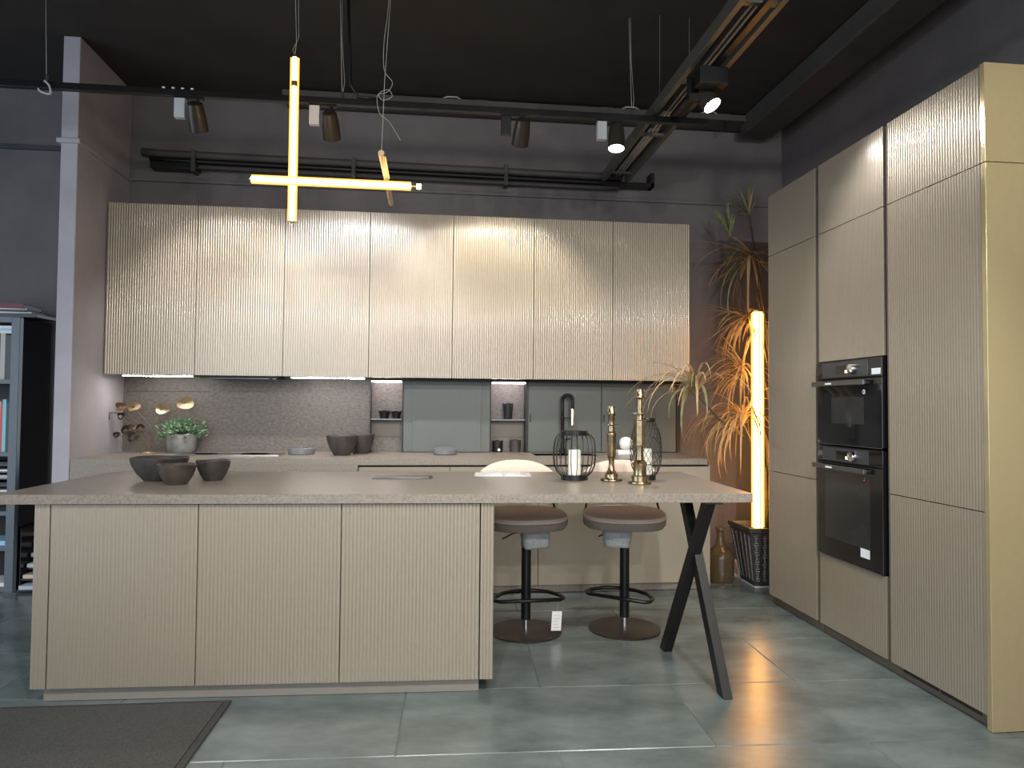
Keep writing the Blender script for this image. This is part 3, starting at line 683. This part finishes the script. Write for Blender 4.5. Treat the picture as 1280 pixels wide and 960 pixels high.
# ------------------------------------------------------------------ bookshelf on the left
t = thing('bookshelf', 'tall grey blue bookshelf with glossy black side panel', 'bookshelf', (-2.70, 5.0, 0))
SZ = [.03, .30, .53, .92, 1.40]
bx(-.075, -.022, 0, .03, .0, 1.815).build('front_stile', 'shelf_paint', t, bevel=.002)
bx(-1.20, -1.15, 0, .03, .0, 1.815).build('front_stile', 'shelf_paint', t, bevel=.002)
bx(-.022, .0, .0, .34, 0, 1.812).build('side_panel', 'shelf_side', t, bevel=.002)
bx(-1.20, -1.178, .03, .34, 0, 1.812).build('side_panel', 'shelf_side', t, bevel=.002)
bx(-1.178, -.022, .325, .34, 0, 1.80).build('back_board', 'dark_gap', t)
bx(-1.15, -.075, 0, .34, 1.78, 1.815).build('top_board', 'shelf_paint', t)
for z in SZ: bx(-1.15, -.075, .005, .325, z-.028, z).box(-.075, -.022, .03, .325, z-.028, z).build('shelf_board', 'shelf_paint', t)
for z in (.655, .70, .745, .79, .835): bx(-1.15, -.075, .02, .31, z-.006, z).box(-.075, -.022, .03, .31, z-.006, z).build('tray_board', 'shelf_paint', t)
def book(x, y, z, w_, d_, h_, mat, label, rz=0, flat=False, tilt=0):
    b = thing('book', label, 'book', (x, y, z), rz, 'books in the bookshelf')
    b.rotation_euler = (0, tilt, rz)
    if flat:
        bx(0, w_, 0, d_, 0, .002).box(0, w_, 0, d_, h_-.002, h_).box(0, w_, -.0005, .002, .0, h_).build('cover', mat, b)
        bx(.004, w_-.003, .0025, d_-.004, .002, h_-.002).build('pages', 'paper', b)
    else:
        bx(0, .002, 0, d_, 0, h_).box(w_-.002, w_, 0, d_, 0, h_).box(0, w_, -.002, .0005, 0, h_).build('cover', mat, b)
        bx(.002, w_-.002, .002, d_-.004, .004, h_-.004).build('pages', 'paper', b)
bk = -2.70-.075
for i, (w_, h_, mt, lb) in enumerate([(.020, .36, 'book1', 'white spined book'), (.034, .345, 'book4', 'dark green spined book'), (.030, .36, 'book3', 'grey spined book'), (.030, .35, 'book2', 'brown spined book'), (.03, .34, 'book0', 'wine red spined book')]):
    bk -= w_+.0015
    book(bk, 5.045, 1.4005, w_, .24, h_*.86, mt, lb+' standing on the top shelf of the bookshelf')
for i, (h_, mt, lb) in enumerate([(.018, 'book1', 'white magazine at the bottom of the pile above the top row of books'), (.014, 'book8', 'pale blue magazine in the pile above the top row of books'), (.018, 'book1', 'white magazine on top of the pile above the top row of books')]):
    book(-3.05, 5.05, 1.4005+.31+[0, .0185, .033][i], .27, .22, h_, mt, lb, flat=True)
bk = -2.70-.075
for i, (w_, h_, mt, lb) in enumerate([(.012, .30, 'book1', 'white folder'), (.016, .29, 'book4', 'dark green folder'), (.022, .31, 'book5', 'turquoise folder'), (.012, .29, 'book6', 'red folder'), (.018, .30, 'book1', 'broad white folder'), (.022, .30, 'book7', 'navy blue folder'), (.03, .31, 'book8', 'light blue folder')]):
    bk -= w_+.0015
    book(bk, 5.03, .9205, w_, .24, h_*1.12, mt, lb+' standing on the middle shelf of the bookshelf')
for i, z in enumerate((.655, .70, .745, .79, .835)):
    book(-3.02, 5.035, z+.0005, .24, .21, .012+.004*(i % 3), ['book1', 'book10', 'book3', 'book1', 'book10'][i], ['white brochure in the lowest letter tray', 'black brochure in the second letter tray', 'grey brochure in the third letter tray', 'white brochure in the fourth letter tray', 'black brochure in the topmost letter tray'][i], flat=True)
book(-3.03, 5.04, .3005, .25, .22, .03, 'book8', 'light blue folder lying on the lower shelf', flat=True)
book(-3.02, 5.04, .0305, .25, .22, .025, 'book1', 'white folder lying on the bottom board', flat=True)
zt = 1.8155
for i, (x, h_, mt, wd, lb) in enumerate([(-3.02, .026, 'book10', .40, 'black folder at the bottom of the pile on top of the bookshelf'), (-3.06, .013, 'book1', .385, 'white magazine second from below on top of the bookshelf'), (-3.06, .012, 'book10', .36, 'thin black magazine between white ones on top of the bookshelf'), (-3.08, .012, 'book1', .365, 'white magazine under the wine red book'), (-3.10, .030, 'book0', .37, 'wine red book on top of the pile above the bookshelf')]):
    book(x, 5.02+.004*i, zt, wd, .24, h_, mt, lb, rz=math.radians((-4, 3, -2, 5, 1)[i]), flat=True); zt += h_+.0006
# stepped brochure rack between bookshelf and wing wall
t = thing('brochure_rack', 'dark stepped brochure rack between the bookshelf and the wing wall', 'rack', (-2.51, 4.98, 0))
for k in range(6):
    z = .025+.062*k; y = .045*k
    bx(-.165, .165, y-.02, .36, z-.012, z).build('step', 'shelf_side', t, bevel=.001)
for sx in (-.17, .166): bx(sx, sx+.004, .02, .36, 0, .42).build('side_frame', 'shelf_side', t)
lab = ['wide grey leaflet stack on the bottom step of the rack', 'leaflet stack with brown picture on the second step', 'white leaflet stack on the third step', 'grey leaflet stack on the fourth step', 'pale leaflet stack on the fifth step', 'cream leaflet stack on the top step']
for k in range(6):
    z = .0255+.062*k; y = 4.98+.045*k-.015
    o = bx(-.155, .15, 0, .20-.008*k, 0, .024).build('leaflet_stack', ['paper_grey', 'book9', 'paper', 'paper_grey', 'book3', 'book9'][k], loc=(-2.51, y, z))
    tag(o, lab[k], 'leaflets', 'leaflet stacks on the rack')

# ------------------------------------------------------------------ floor mat
t = thing('floor_mat', 'dark entrance mat in front of the island', 'mat', (-1.95, 2.2, 0), math.radians(-1))
bx(-1.6, 1.085, -1.6, .905, .0008, .010).build('pile', 'mat_pile', t)
m = bx(1.087, 1.116, -1.6, .925, .0008, .009).box(-1.6, 1.087, .906, .925, .0008, .009)
m.build('rubber_edge', 'mat_edge', t, bevel=.002)

# ------------------------------------------------------------------ plant corner
PX, PY = 2.355, 4.80
t = thing('planter', 'tall square black planter with white handwriting', 'planter', (PX, PY, 0))
tp, bt, hp = .172, .112, .425
def sq(h_, z): return [(-h_, -h_, z), (h_, -h_, z), (h_, h_, z), (-h_, h_, z)]
loft([sq(bt, .001), sq(tp, hp-.03), sq(tp+.008, hp-.03), sq(tp+.008, hp), sq(tp-.012, hp), sq(tp-.02, hp-.06)]).build('pot', 'pot_script', t, bevel=.002)
bx(-bt-.004, bt+.004, -bt-.004, bt+.004, .001, .018).build('foot_rim', 'paper_grey', t, bevel=.003)
random.seed(11)
def script(face):                       # looping handwriting that climbs the face in columns
    for c in range(5):
        pts = []; n = 90
        for i in range(n):
            u = i/(n-1); z = .05+.32*u+.006*math.cos(i*1.35)
            half = bt+(tp-bt)*z/(hp-.03)
            x = (-.78+.39*c)*half+.011*math.sin(i*1.35+c)*(1+.6*math.sin(i*.37+c*2))
            yy = -half-.0006
            pts.append((x, yy, z) if face == 0 else (yy, -x, z))
        MB().tube(pts, .0011, 4).build('handwriting', 'paper_grey', t)
script(0); script(1)
MB().slab([(-tp+.02, -tp+.02), (tp-.02, -tp+.02), (tp-.02, tp-.02), (-tp+.02, tp-.02)], hp-.06, hp-.05).build('soil', 'soil', t)
# dracaena: stems with crowns of strap leaves
t = thing('dracaena_plant', 'tall dracaena with several crowns of drooping strap leaves', 'plant', (PX, PY, hp-.05))
base = Vector((PX, PY, hp-.05))
def leaf_mesh(droop, w_, mat):
    n = 9; vs = []; fs = []
    p = Vector((0, 0, 0)); ang = .0
    for i in range(n+1):
        u = i/n
        wd = w_*(.55+1.2*u if u < .35 else .97*(1-((u-.35)/.65)**1.6)+.02)
        nrm = Vector((-math.sin(ang), 0, math.cos(ang)))
        vs += [p+Vector((0, -wd, 0))+nrm*wd*.35, p, p+Vector((0, wd, 0))+nrm*wd*.35]
        ang = -droop*u**1.1; p = p+Vector((math.cos(ang), 0, math.sin(ang)))/n
    for i in range(n): fs += [(i*3, i*3+1, i*3+4, i*3+3), (i*3+1, i*3+2, i*3+5, i*3+4)]
    me = bpy.data.meshes.new('leaf'); me.from_pydata([tuple(v) for v in vs], [], fs); me.materials.append(MATS[mat]); me.shade_smooth()
    return me
LM = {(d, mt): leaf_mesh(d, .013, mt) for d in (.3, .9, 1.6, 2.2, 2.7) for mt in ('straw_leaf', 'olive_leaf')}
crowns = [ # px, py, Y, leaf count, length, elevation range, droop choices, share of lamp-tinted straw leaves
    (936, 268, 5.0, 20, .27, (.35, 1.5), (.3, .3, .9), .1),
    (912, 295, 5.02, 14, .27, (.5, 1.5), (.3, .3), .0),
    (938, 322, 4.98, 58, .58, (-.75, .5), (.3, .9, 1.6), .6),
    (936, 400, 4.96, 46, .50, (-.5, .6), (.3, .9, 1.6), .95),
    (928, 462, 4.94, 50, .42, (-.6, 1.0), (.3, .9, 1.6), 1),
    (870, 492, 4.56, 54, .60, (.2, 1.35), (1.6, 2.2, 2.7, 2.7), .6),
    (928, 528, 4.90, 62, .60, (-.1, 1.1), (1.6, 2.2, 2.7), .95)]
for (px, py, Y, cnt, ln, el, dr, straw) in crowns:
    p = atY(px, py, Y)-base
    b = Vector((random.uniform(-.05, .05), random.uniform(-.05, .05), -.004))
    mid = b.lerp(p, .5)+Vector((.13, .0, .05))
    b = Vector((random.uniform(.02, .11), random.uniform(.06, .12), -.004))
    if px < 900 and py > 400: b = atY(928, 545, 4.90)-base; mid = b.lerp(p, .5)+Vector((0, 0, -.03))
    MB().tube([b, b.lerp(mid, .5)+Vector((.012, 0, 0)), mid, mid.lerp(p, .6), p], [.012, .011, .010, .009, .008], 7).build('stem', 'bark', t, smooth=True)
    for i in range(cnt):
        az = random.uniform(PI*.45, PI*1.5) if random.random() < .72 else random.uniform(0, 2*PI); e = random.uniform(*el); d = random.choice(dr)
        # keep foliage clear of the tall cabinet and the walls: shorten leaves that point that way
        L_ = ln*random.uniform(.65, 1.08)
        hr = L_*(1 if d < 1 else .85 if d < 2 else .6)
        wx = p.x+base.x+math.cos(az)*hr; wy = p.y+base.y+math.sin(az)*hr
        if wy > YB-.04: L_ *= max(.3, (YB-.04-(p.y+base.y))/(wy-(p.y+base.y)))
        if wx < 1.97 and wy > 4.98 and p.z+base.z > 1.2: L_ *= .55
        if px < 900 and py > 400 and math.sin(az) > .15: L_ *= .42
        if px > 900 and py > 440 and wx < 1.93: L_ *= max(.4, (p.x+base.x-1.93)/(p.x+base.x-wx))
        if wx > XT-.05 and math.sin(az) < 0 and wy < 4.42: L_ *= .55
        o = bpy.data.objects.new('leaf', LM[(d, 'straw_leaf' if random.random() < straw else 'olive_leaf')]); C.objects.link(o); o.parent = t
        o.location = p+Vector((0, 0, random.uniform(-.03, .05)))
        o.rotation_euler = (0, -e, az); o.scale = (L_, random.uniform(.5, .8), random.uniform(.95, 1.05)*L_)
# LED floor tube standing in the planter
pl = atY(947, 500, 4.76)
t = thing('led_floor_tube', 'tall glowing warm light tube rising from the black planter', 'lamp', (pl.x, 4.76, hp-.0495))
ht = atY(947, 392, 4.76).z-hp+.05
MB().lathe([(.040, .0), (.040, .03), (.036, .035), (0, .035)], 24).build('foot', 'black_metal', t, smooth='auto')
MB().lathe([(.033, .036), (.033, ht), (.028, ht+.006), (0, ht+.006)], 24).build('diffuser', 'tube_floor', t, smooth='auto')
bx(-.003, .003, -.0395, -.0335, .036, ht).build('spine', 'black_metal', t)
for sg in (-1, 1): MB().tube([(sg*.0405, 0, .036), (sg*.0405, 0, ht)], .0075, 8).build('halo_strip', 'halo_amber', t, smooth='auto')  # glowing strips added for the orange fringe of the tube
MB().lathe([(.044, ht+.007), (.044, ht+.02), (0, ht+.024)], 24).build('cap', 'gold_profile', t, smooth='auto')
t = thing('demijohn', 'brown glass bottle with a narrow neck standing on the floor', 'bottle', (2.092, 4.925, 0))
MB().lathe([(0, .001), (.088, .001), (.096, .015), (.098, .08), (.098, .17), (.092, .205), (.072, .228), (.046, .243), (.034, .262), (.027, .31), (.024, .345), (.024, .355), (.018, .355), (.019, .31), (.03, .25), (.085, .20), (.092, .16), (.09, .012), (0, .01)], 40).build('glass', 'bottle_glass', t, smooth='auto')
MB().lathe([(.0245, .356), (.032, .362), (.035, .380), (.033, .386), (.020, .386), (.019, .356)], 28).build('lip', 'bottle_glass', t, smooth='auto')
t = thing('booklet', 'loose white booklet on the floor between bottle and planter', 'booklet', (2.30, 5.10, 0), math.radians(25))
m = MB().add([(-.08, -.10, .002), (.08, -.10, .03), (.08, .10, .085), (-.08, .10, .022), (-.08, -.10, .006), (.08, -.10, .036), (.08, .10, .091), (-.08, .10, .027)], [(3, 2, 1, 0), (4, 5, 6, 7), (0, 1, 5, 4), (1, 2, 6, 5), (2, 3, 7, 6), (3, 0, 4, 7)])
m.build('pages', 'paper', t)
bx(-.085, .085, -.105, .105, .0005, .0018).build('back_cover', 'book9', t)

# ------------------------------------------------------------------ lighting track, spots, ceiling tray
YK, ZKK = 4.0, 2.955
t = thing('light_track', 'long black suspended lighting track across the kitchen', 'light track', (0, YK, ZKK))
bx(-4.6, 1.62, -.018, .018, -.018, .018).build('rail', 'track_metal', t, bevel=.002)
bx(-4.6, 1.62, .03, .06, .015, .04).build('cable_duct', 'black_metal', t, bevel=.003)
for i in range(4): MB().lathe([(.008, 0), (.008, .012)], 10, (-1.48+.05*i, -.0, .0185)).build('fixing', 'sticker', t)
def wire(path, r=.0022, mat='white_wire'): return MB().tube(path, r, 5).build('suspension_wire', mat, t, smooth=True)
TOP = ZC-ZKK-.001
for px, X in ((58, None), (428, None), (790, None)):
    p = atY(px, 110, YK); x = p.x
    wire([(x, 0, .02), (x-.01, 0, .3), (x-.02, 0, TOP)], .0016); 
    if px != 58: wire([(x, 0, .02), (x+.012, 0, .12), (x-.006, 0, .35), (x-.01, 0, TOP)], .0014)
    MB().lathe([(.006, .018), (.006, .06), (.003, .065)], 8, (x, 0, 0)).build('wire_clip', 'chrome', t)
x = atY(58, 110, YK).x
MB().tube(curve([(x, -.02, .02), (x+.03, -.03, -.01), (x+.03, -.02, -.05), (x-.03, -.01, -.03), (x-.04, 0, .02)]), .006, 6).build('cable_knot', 'white_wire', t, smooth=True)
x = atY(436, 60, YK).x
MB().tube([(x-.01, .03, TOP), (x, .03, .35), (x+.01, .03, .12), (x+.05, .03, .05), (x+.2, .04, .045)], .009, 6).build('feed_cable', 'black_metal', t, smooth=True)

def spot(x, y, z, target, label, energy, color, box_dx=-.09, on=True, box_mat='grey_plastic', size=1.45, blend=.55, rail=ZKK):
    t = thing('track_spotlight', label, 'spotlight', (x, y, rail-.0185), 0, 'spotlights on the tracks')
    dz = rail-.0185-z
    bx(box_dx-.028, box_dx+.028, -.018, .018, -.12, -.012).build('driver_box', box_mat, t, bevel=.002)
    bx(box_dx-.03, .03, -.015, .015, -.012, 0).build('adapter', 'track_metal', t)
    d = (Vector(target)-Vector((x, y, z))).normalized(); q = d.to_track_quat('Z', 'Y').to_matrix()
    c = Vector((0, 0, -dz))
    MB().tube([(0, 0, -.012), (0, 0, -dz+.02)], .008, 8).build('stem', 'black_metal', t)
    MB().lathe([(.034, -.085), (.040, -.08), (.048, -.01), (.050, .065), (.046, .065), (.044, .045), (.044, .04), (0, .04)], 28, c, q).build('lamp_head', 'spot_shell', t, smooth='auto')
    MB().lathe([(.0435, .0405), (.0435, .056), (.03, .060), (0, .061)], 24, c, q).build('lens', 'lens_on' if on else 'dark_gap', t, smooth='auto')
    if on:
        p = Vector((x, y, z))+d*.075
        l = light('spot_beam', 'SPOT', p, target, energy, color, spot_size=size, spot_blend=blend, shadow_soft_size=.035)
        mw = l.matrix_basis.copy(); l.parent = t; l.location = p-Vector(t.location)
    return t
NEUT, WARM, COOL = (1, .955, .90), (1, .90, .74), (.84, .88, 1)
spot(-1.30, YK, 2.82, (-1.34, 5.06, 1.55), 'track spotlight aimed at the wall cabinet above the cooktop', 44, NEUT)
spot(-.58, YK, 2.81, (-.55, 5.06, 1.75), 'track spotlight right above the glowing cross pendant, aimed at the wall cabinets', 60, COOL)
spot(.50, YK, 2.83, (.42, 5.06, 1.7), 'track spotlight with barn doors aimed at the wall cabinets over the sliding panels', 55, WARM, box_mat='black_metal')
spot(1.065, YK, 2.83, (.95, 3.68, 1.0), 'lit track spotlight pointing down beside the tray junction', 62, NEUT, size=1.9)
# ceiling tray running towards the room
t = thing('ceiling_tray', 'grey metal cable tray hung over the kitchen towards the back wall', 'cable tray', (1.40, 0, 3.0))
bx(-.105, -.075, -1.5, 5.30, 0, .07).build('tray_side', 'tray_metal', t, bevel=.002)
bx(.075, .105, -1.5, 5.30, 0, .07).build('tray_side', 'tray_metal', t, bevel=.002)
for k in range(9): bx(-.075, .075, -.9+.75*k, -.87+.75*k, .005, .02).build('rung', 'tray_metal', t)
for k, (dx, mt) in enumerate(((-.04, 'black_metal'), (-.01, 'book9'), (.012, 'book9'), (.045, 'black_metal'))):
    MB().tube([(dx+.006*math.sin(i+k), -1.4+.95*i, .034) for i in range(8)], .009 if mt == 'black_metal' else .006, 6).build('cable', mt, t, smooth=True)
for y in (1.0, 3.95):
    for dx in (-.09, .09): MB().tube([(dx, y, .07), (dx, y, ZC-3.001)], .003, 5).build('hanger', 'tray_metal', t)
t2 = thing('cross_track', 'short black lighting track fixed under the ceiling tray', 'light track', (1.40, 3.6, 2.985))
bx(-.018, .018, -1.2, .37, -.025, .0).build('rail', 'track_metal', t2, bevel=.002)
bx(-.09, .06, -.275, -.195, -.112, -.0255).build('power_box', 'black_metal', t2, bevel=.004)
t = spot(1.40, 3.47, 2.865, (2.0, 2.85, 1.5), 'lit spotlight hanging under the ceiling tray', 32, NEUT, box_dx=-.07, box_mat='black_metal', size=1.9, rail=2.9775)
# unseen aisle track and its spots, added to light the island and floor
t = thing('showroom_track', 'unseen black lighting track added over the showroom aisle', 'light track', (0, .9, ZKK))
bx(-3.4, 2.6, -.018, .018, -.018, .018).build('rail', 'track_metal', t, bevel=.002)
for x in (-3, -1, 1, 2.4): MB().tube([(x, 0, .018), (x, 0, TOP)], .0022, 5).build('suspension_wire', 'white_wire', t)
t = thing('showroom_track', 'black lighting track by the showroom window', 'light track', (0, -2.0, ZKK))
bx(-3.4, 2.6, -.018, .018, -.018, .018).build('rail', 'track_metal', t, bevel=.002)
for x in (-3, -1, 1, 2.4): MB().tube([(x, 0, .018), (x, 0, TOP)], .0022, 5).build('suspension_wire', 'white_wire', t)
for x, tg, e, cc in ((-1.7, (-1.2, 3.1, .45), 98, NEUT), (-.2, (-.1, 3.1, .35), 100, NEUT), (1.2, (1.0, 2.8, .0), 150, NEUT), (1.9, (2.5, 2.5, 1.5), 46, WARM)):
    spot(x, .9, 2.80, tg, 'added unseen aisle spotlight aimed at the '+{-1.7: 'dark entrance mat', -.2: 'island doors', 1.2: 'floor by the trestle', 1.9: 'glossy end panel'}[x], e, cc, size=1.5)
for x, tg in ((.4, (0.2, 4.5, 1.6)), (1.5, (1.2, 4.5, 1.6)), (2.2, (1.9, 4.0, 1.4))):
    spot(x, -2.0, 2.80, tg, 'window track spotlight aimed at the '+{.4: 'niche unit', 1.5: 'kitchen tap', 2.2: 'tall cabinets'}[x], 115, NEUT, size=.95)

# ------------------------------------------------------------------ pendant over the island
YP = 3.5
def flank(a, b, off, mat='halo_amber', rr=.0055):  # pair of glowing strips imitating the halo around a tube
    for sg in (-1, 1): MB().tube([Vector(a)+Vector(off)*sg, Vector(b)+Vector(off)*sg], rr, 8).build('halo_strip', mat, t, smooth='auto')
t = thing('cross_pendant', 'pendant of three crossing warm light tubes hung over the island', 'pendant lamp', (-.685, YP, 2.33))
r = .0125
flank((0, 0, -.185), (0, 0, .62), (.0165, 0, 0)); flank((-.185, -.038, 0), (.572, -.038, -.002), (0, 0, .0165))
MB().tube([(0, .0, -.185), (0, .0, .475)], r, 20).build('light_tube', 'tube_warm', t, smooth='auto')
MB().tube([(0, .0, .505), (0, .0, .62)], r, 20).build('light_tube', 'tube_warm', t, smooth='auto')
MB().tube([(0, .0, .476), (0, .0, .504)], r+.003, 20).build('joint', 'gold_profile', t, smooth='auto')
MB().tube([(0, .0, .621), (0, .0, .640)], [r, .006], 20).build('end_cap', 'gold_profile', t, smooth='auto')
MB().tube([(0, .0, -.192), (0, .0, -.1855)], r+.001, 20).build('end_cap', 'gold_profile', t, smooth='auto')
MB().tube([(-.185, -.038, .0), (.572, -.038, -.002)], r, 20).build('light_tube', 'tube_warm', t, smooth='auto')
MB().tube([(.600, -.038, -.002), (.622, -.038, -.002)], r, 20).build('light_tube', 'tube_warm', t, smooth='auto')
MB().tube([(.5725, -.038, -.002), (.5995, -.038, -.002)], .007, 12).build('joint', 'gold_profile', t, smooth='auto')
MB().tube([(-.194, -.038, 0), (-.1855, -.038, 0)], r+.001, 20).build('end_cap', 'gold_profile', t, smooth='auto')
p0, p1 = Vector((.450, -.36, .042)), Vector((.450, .43, .042))
MB().tube([p0, p1], .014, 16).build('light_tube', 'gold_leaf', t, smooth='auto')
MB().tube([p0+Vector((.013, .05, -.001)), p1+Vector((.013, -.45, -.001))], .0045, 8).build('light_slot', 'tube_dim', t, smooth='auto')
Zt = ZC-2.331
MB().tube([(0, 0, .637), (.006, 0, .70), (-.002, 0, .9), (.004, 0, Zt)], .0016, 5).build('wire', 'white_wire', t, smooth=True)
MB().tube([(0, 0, .637), (-.012, 0, .66), (.016, 0, .72), (.012, 0, .95), (.0, 0, Zt)], .0013, 5).build('wire', 'white_wire', t, smooth=True)
MB().tube([(.450, -.34, .056), (.455, -.28, .4), (.47, -.2, .8), (.48, -.15, Zt)], .0016, 5).build('wire', 'white_wire', t, smooth=True)
k = [(.452, -.30, .30), (.44, -.30, .24), (.50, -.30, .20), (.53, -.30, .14)]
MB().tube(curve([(.478, -.15, Zt), (.462, -.2, .8), (.448, -.25, .60), (.452, -.27, .46), (.49, -.28, .40), (.47, -.29, .35), (.43, -.29, .335), (.45, -.29, .31), (.49, -.29, .33), (.47, -.29, .36), (.425, -.29, .33), (.435, -.29, .25), (.48, -.29, .21), (.53, -.29, .13)]), .0014, 5).build('wire', 'white_wire', t, smooth=True)
